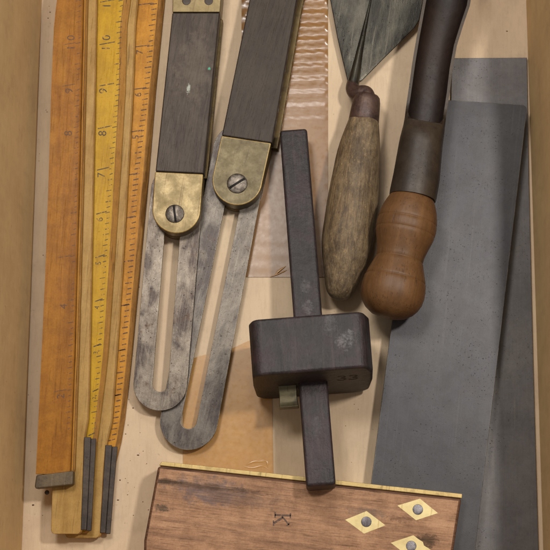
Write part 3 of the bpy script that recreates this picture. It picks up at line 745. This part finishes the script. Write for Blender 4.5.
# ------------------------------------------------------------ socket gouge with turned handle
gg = thing("socket_gouge", "large brown iron gouge with a turned rounded wooden handle, right of the trowel", "gouge", 415, 150, math.radians(-10))
zc = 54.0
HB = G(393.2, 290, zc); ctr = G(412.3, 198, zc)
dirn = (HB-ctr).normalized()
EndP = ctr+dirn*400
# gouge and socket: centre line and radii
secs = []   # (u,v of centre, radius, channel 0..1)
for u, v, w_, ch in ((452, -70, 56, 1), (449.5, -40, 53, 1), (447.2, 0, 49.0, 1), (442, 20, 45.6, 1), (436.6, 42, 42.6, 1), (432.4, 66, 42.0, 1), (429.2, 91, 42.4, 1), (426, 112, 42.0, 1), (425.2, 119, 42.0, 0.94), (424.8, 122, 42.0, 0.62), (424.4, 124.5, 42.2, 0.28), (424, 128, 42.6, 0.0), (421.2, 142, 44.4, 0), (416.6, 177, 47.6, 0), (413.0, 195.5, 48.2, 0), (412.5, 198, 47.4, 0)):
    secs.append((u, v, w_/2, ch))
bm = bmesh.new(); rings = []; n = 30; mm = 34
X, Y, Z = frame(G(447, 0, zc), G(412.5, 198, zc))
def sec_at(v):
    for a, b in zip(secs, secs[1:]):
        if v <= b[1]:
            t = (v-a[1])/(b[1]-a[1]); return a[0]+(b[0]-a[0])*t, a[2]+(b[2]-a[2])*t
    return secs[-1][0], secs[-1][2]
vlist = [-70+8*k for k in range(23)] + [112+0.6*k for k in range(26)] + [128+6*k for k in range(12)] + [198]
for v in vlist:
    u, r = sec_at(v); c = G(u, v, zc); r *= 0.962; ring = []
    chg = 1.0 if v < 128 else 0.0
    for k in range(n):
        a = math.pi+math.pi*k/n; ring.append(c+X*(r*math.cos(a))+Z*(r*math.sin(a)*0.95))
    inn = r-3.0
    xs = [r, inn+0.9] + [inn*math.cos(math.pi*k/mm) for k in range(mm+1)] + [-inn-0.9]
    for x in xs:
        conv = math.sqrt(max(0, r*r-x*x)); q = min(1, abs(x)/inn)
        conc = -0.8*r*math.sqrt(max(0, 1-q*q)) + 0.3 if abs(x) <= inn else 0.3
        if v < 100: top_ = 0.3
        else: top_ = conv*max(0, min(1, (v-100)/24))**2*0.6      # the solid socket swells towards its mouth
        vend = 123.5-7.0*q**6
        t = max(0, min(1, (vend-v)/1.6+0.5)); t = t*t*(3-2*t)
        if v >= 124.4: top_ = conv*(0.6+0.4*min(1, (v-124.4)/14))
        if abs(x) > inn: t = 0; top_ = min(top_, conv) if v >= 100 else 0.3
        ring.append(c+X*x+Z*(conc*t+top_*(1-t)))
    rings.append(ring)
loft(bm, rings)
for f in bm.faces:
    c = f.calc_center_median(); v_ok = (c-G(424.6, 123, zc)).dot(Y) < 0
    if v_ok and len(f.verts) == 4:
        n0 = (c-G(447, 0, zc)); ax_ = G(447, 0, zc)+Y*n0.dot(Y)
        if (c-ax_).dot(Z) > -14.5 and (c-ax_).dot(Z) < -0.4 and f.index >= 0: pass
nring = len(rings[0]); 
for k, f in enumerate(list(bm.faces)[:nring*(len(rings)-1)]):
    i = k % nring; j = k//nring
    if n+2 <= i <= n+mm+1 and vlist[j] < 123: f.material_index = 1  # inside faces take the iron with painted shade
build("gouge_blade", bm, ['iron_brown', 'iron_channel_shaded'], gg, bevel=0.5, angle=48)
pr = [(-6, 20.5), (-0.5, 21.4), (0.8, 22.8), (4, 24.4), (10, 27.0), (18, 29.2), (23, 30.0), (24.2, 29.5), (25.4, 30.3), (30, 30.6), (34, 30.3), (35.2, 29.7), (36.4, 30.0), (42, 28.6), (50, 26.0), (57, 24.2), (61.5, 23.8), (62.6, 23.4), (63.8, 24.3), (70, 26.4), (77, 29.0), (81.5, 30.4), (82.6, 30.0), (83.7, 31.2), (91, 32.2), (97, 32.2), (103, 31.2), (109, 28.4), (114, 24.2), (118.5, 17.5), (120.6, 10), (121.2, 1)]
prof = []
for (a, b) in zip(pr, pr[1:]):
    prof += [a, ((a[0]+b[0])/2, (a[1]+b[1])/2)]
prof.append(pr[-1])
bm = bmesh.new(); lathe(bm, ctr, [(d, r*0.962) for d, r in prof], n=72, axis_to=EndP); build("handle", bm, 'wood_handle', gg)

# ------------------------------------------------------------ marking gauge
Bt = G(293.2, 128.8, 31); Bb = G(321.0, 485.5, 72.5)      # ends of the stem's top face
X, Y, Z = frame(Bb, Bt)
hd = G(309.5, 354.5, 58)      # rough centre of the head, slid onto the stem axis
sw, sh = 27.6, 28.0
ctrline = Bb - Z*sh/2
hc = ctrline + Y*((hd-ctrline).dot(Y)) 
mt4 = Matrix((( X.x, Y.x, Z.x, hc.x), (X.y, Y.y, Z.y, hc.y), (X.z, Y.z, Z.z, hc.z), (0, 0, 0, 1)))
mg = thing("marking_gauge", "blackened wooden marking gauge with thick block head, stem end resting on the try square", "marking gauge", 0, 0, mat=mt4)
HH, HWd, HT = 55.0, 116.0, 54.0; HB_ = 44.0
MARKS = ((tuple((33.0, 0, HH-1)), 11, (1, 1, 1), 0.9), ((20, 17, HH-1), 7, (1, 0.5, 1), 0.45), ((0.5, 47, sh/2), 7, (1.2, 0.8, 1), 0.7), ((0, 68, sh/2), 6, (1, 0.7, 1), 0.6), ((0, -70, sh/2), 6, (1, 0.5, 1), 0.25))
MAT['ebony'] = ebony(); MAT['edge_ebony'] = wood('worn_edge_dark_wood', (46, 40, 38), (60, 50, 47), (80, 68, 62), along='N', ring=0.2); MAT['wedge'] = brass('tarnished_wedge_metal', (92, 84, 62), (108, 98, 72), (54, 48, 34), dirt=0.5, metal=0.5)
def lw(x, y, z): return hc+X*x+Y*y+Z*z
def bar(bm, x0, x1, y0, y1, z0, z1):
    c = [lw(x, y, z) for x, y, z in ((x0, y0, z1), (x1, y0, z1), (x1, y1, z1), (x0, y1, z1), (x0, y0, z0), (x1, y0, z0), (x1, y1, z0), (x0, y1, z0))]
    v = [bm.verts.new(p) for p in c]
    for f in ((0, 1, 2, 3), (7, 6, 5, 4), (0, 4, 5, 1), (1, 5, 6, 2), (2, 6, 7, 3), (3, 7, 4, 0)): bm.faces.new([v[i] for i in f])
yt = (Bt-hc).dot(Y); yb = (Bb-hc).dot(Y)
bm = bmesh.new(); bar(bm, -sw/2, sw/2, yb, yt, -sh/2, sh/2); build("stem", bm, 'ebony', mg, bevel=3.2, seg=4)
# head: rounded block with the corner chamfers seen in the photo
bm = bmesh.new(); rings = []
prof2 = [(-48, HH), (47, HH), (52, HH-4), (57, HH-20), (57.5, HH-55), (55, -HB_+10), (49, -HB_+2.5), (40, -HB_), (-42, -HB_), (-50, -HB_+3), (-56, -HB_+13), (-57, -HB_+50), (-56, HH-12), (-53, HH-3.5)]
for y, s in ((-HT/2, 0.992), (HT/2, 1.0)):
    rings.append([lw(x*s, y, z*s) for x, z in prof2])
loft(bm, rings); hdo = build("head", bm, 'ebony', mg, bevel=3.0, seg=4, angle=22)
# stamped number on the front face of the head
bm = bmesh.new()
def fstroke(pts, w_):
    for (x0, z0), (x1, z1) in zip(pts, pts[1:]):
        d = Vector((x1-x0, z1-z0)); n_ = Vector((-d.y, d.x)).normalized()*w_/2
        q = [(x0-n_.x, z0-n_.y), (x1-n_.x, z1-n_.y), (x1+n_.x, z1+n_.y), (x0+n_.x, z0+n_.y)]
        bm.faces.new([bm.verts.new(lw(a, -HT/2-0.15, b)) for a, b in q])
for ox in (27, 38):
    pts = [(ox+3.6*math.cos(math.radians(a)), 18+7*0.5*(1+math.sin(math.radians(a)))+3) for a in (160, 120, 80, 30, -20, -70, -100)]
    fstroke(pts, 1.7)
    pts = [(ox+4.0*math.cos(math.radians(a)), 9+7*0.55*(1+math.sin(math.radians(a)))+3) for a in (100, 60, 10, -40, -80, -120, -160)]
    fstroke(pts, 1.9)
MAT['stamp_dark'] = M("stamped_number_black", 0.8).done((50, 43, 37))
build("number_mark", bm, 'stamp_dark', hdo, smooth=False)
# brass fence wedge below the head, left of the stem
bm = bmesh.new(); rings = []
for k, (y, sc_) in enumerate(((-HT/2+4, 1), (-HT/2-3, 0.94), (-HT/2-9, 0.90), (-HT/2-15, 0.93), (-HT/2-19, 1.0), (-HT/2-20.5, 1.02))):
    zt_ = 8-2.5*math.sin(math.pi*min(1, k/5)) ; w2 = 9.2*sc_
    rings.append([lw(x, y, z) for x, z in ((-24.5-w2, zt_), (-24.5+w2, zt_), (-24.5+w2, zt_-12), (-24.5-w2, zt_-12))])
loft(bm, rings); build("wedge", bm, 'wedge', mg, bevel=0.8)

# ------------------------------------------------------------ dust and crumbs
bm = bmesh.new(); rr = random.Random(11)
spots = [(105, 430), (112, 445), (117, 418), (125, 405), (108, 460), (128, 425), (133, 408), (120, 480), (138, 455), (112, 520), (118, 500), (131, 250), (133, 240), (139, 210), (128, 300), (127, 330), (125, 318), (126, 350), (46, 110), (43, 255), (33, 505), (240, 250), (507, 31), (140, 262), (141, 255), (50, 12), (49, 6), (48, 18)]
for _ in range(38): spots.append((rr.uniform(105, 150), rr.uniform(390, 548)))
for _ in range(18): spots.append((rr.uniform(124, 140), rr.uniform(200, 380)))
for _ in range(14): spots.append((rr.uniform(24, 49), rr.uniform(0, 548)))
for _ in range(4): spots.append((rr.uniform(340, 372), rr.uniform(400, 470)))
for i, (u, v) in enumerate(spots):
    c = G(u, v, 0.5); r = rr.uniform(0.25, 0.7)*(1.2 if i < 28 else 0.75); k = rr.randint(4, 6); a0 = rr.uniform(0, 6)
    st_ = rr.uniform(0.6, 2.0)
    ring = [c+Vector((r*st_*math.cos(a0+6.283*q/k), r*math.sin(a0+6.283*q/k)*rr.uniform(0.7, 1.2), -0.45)) for q in range(k)]
    tp = bm.verts.new(c+Vector((0, 0, r*0.6))); vr = [bm.verts.new(p) for p in ring]
    for q in range(k): bm.faces.new((vr[q], vr[(q+1) % k], tp))
MAT['crumb'] = M("dark_crumb", 0.9).done((96, 72, 50))
o = build("dust", bm, 'crumb', None, smooth=False); o['kind'] = 'stuff'; o['label'] = "dark dust and crumbs scattered on the cream box bottom"; o['category'] = "dust"

for o in list(scn.objects):
    if 'px' in o: del o['px']
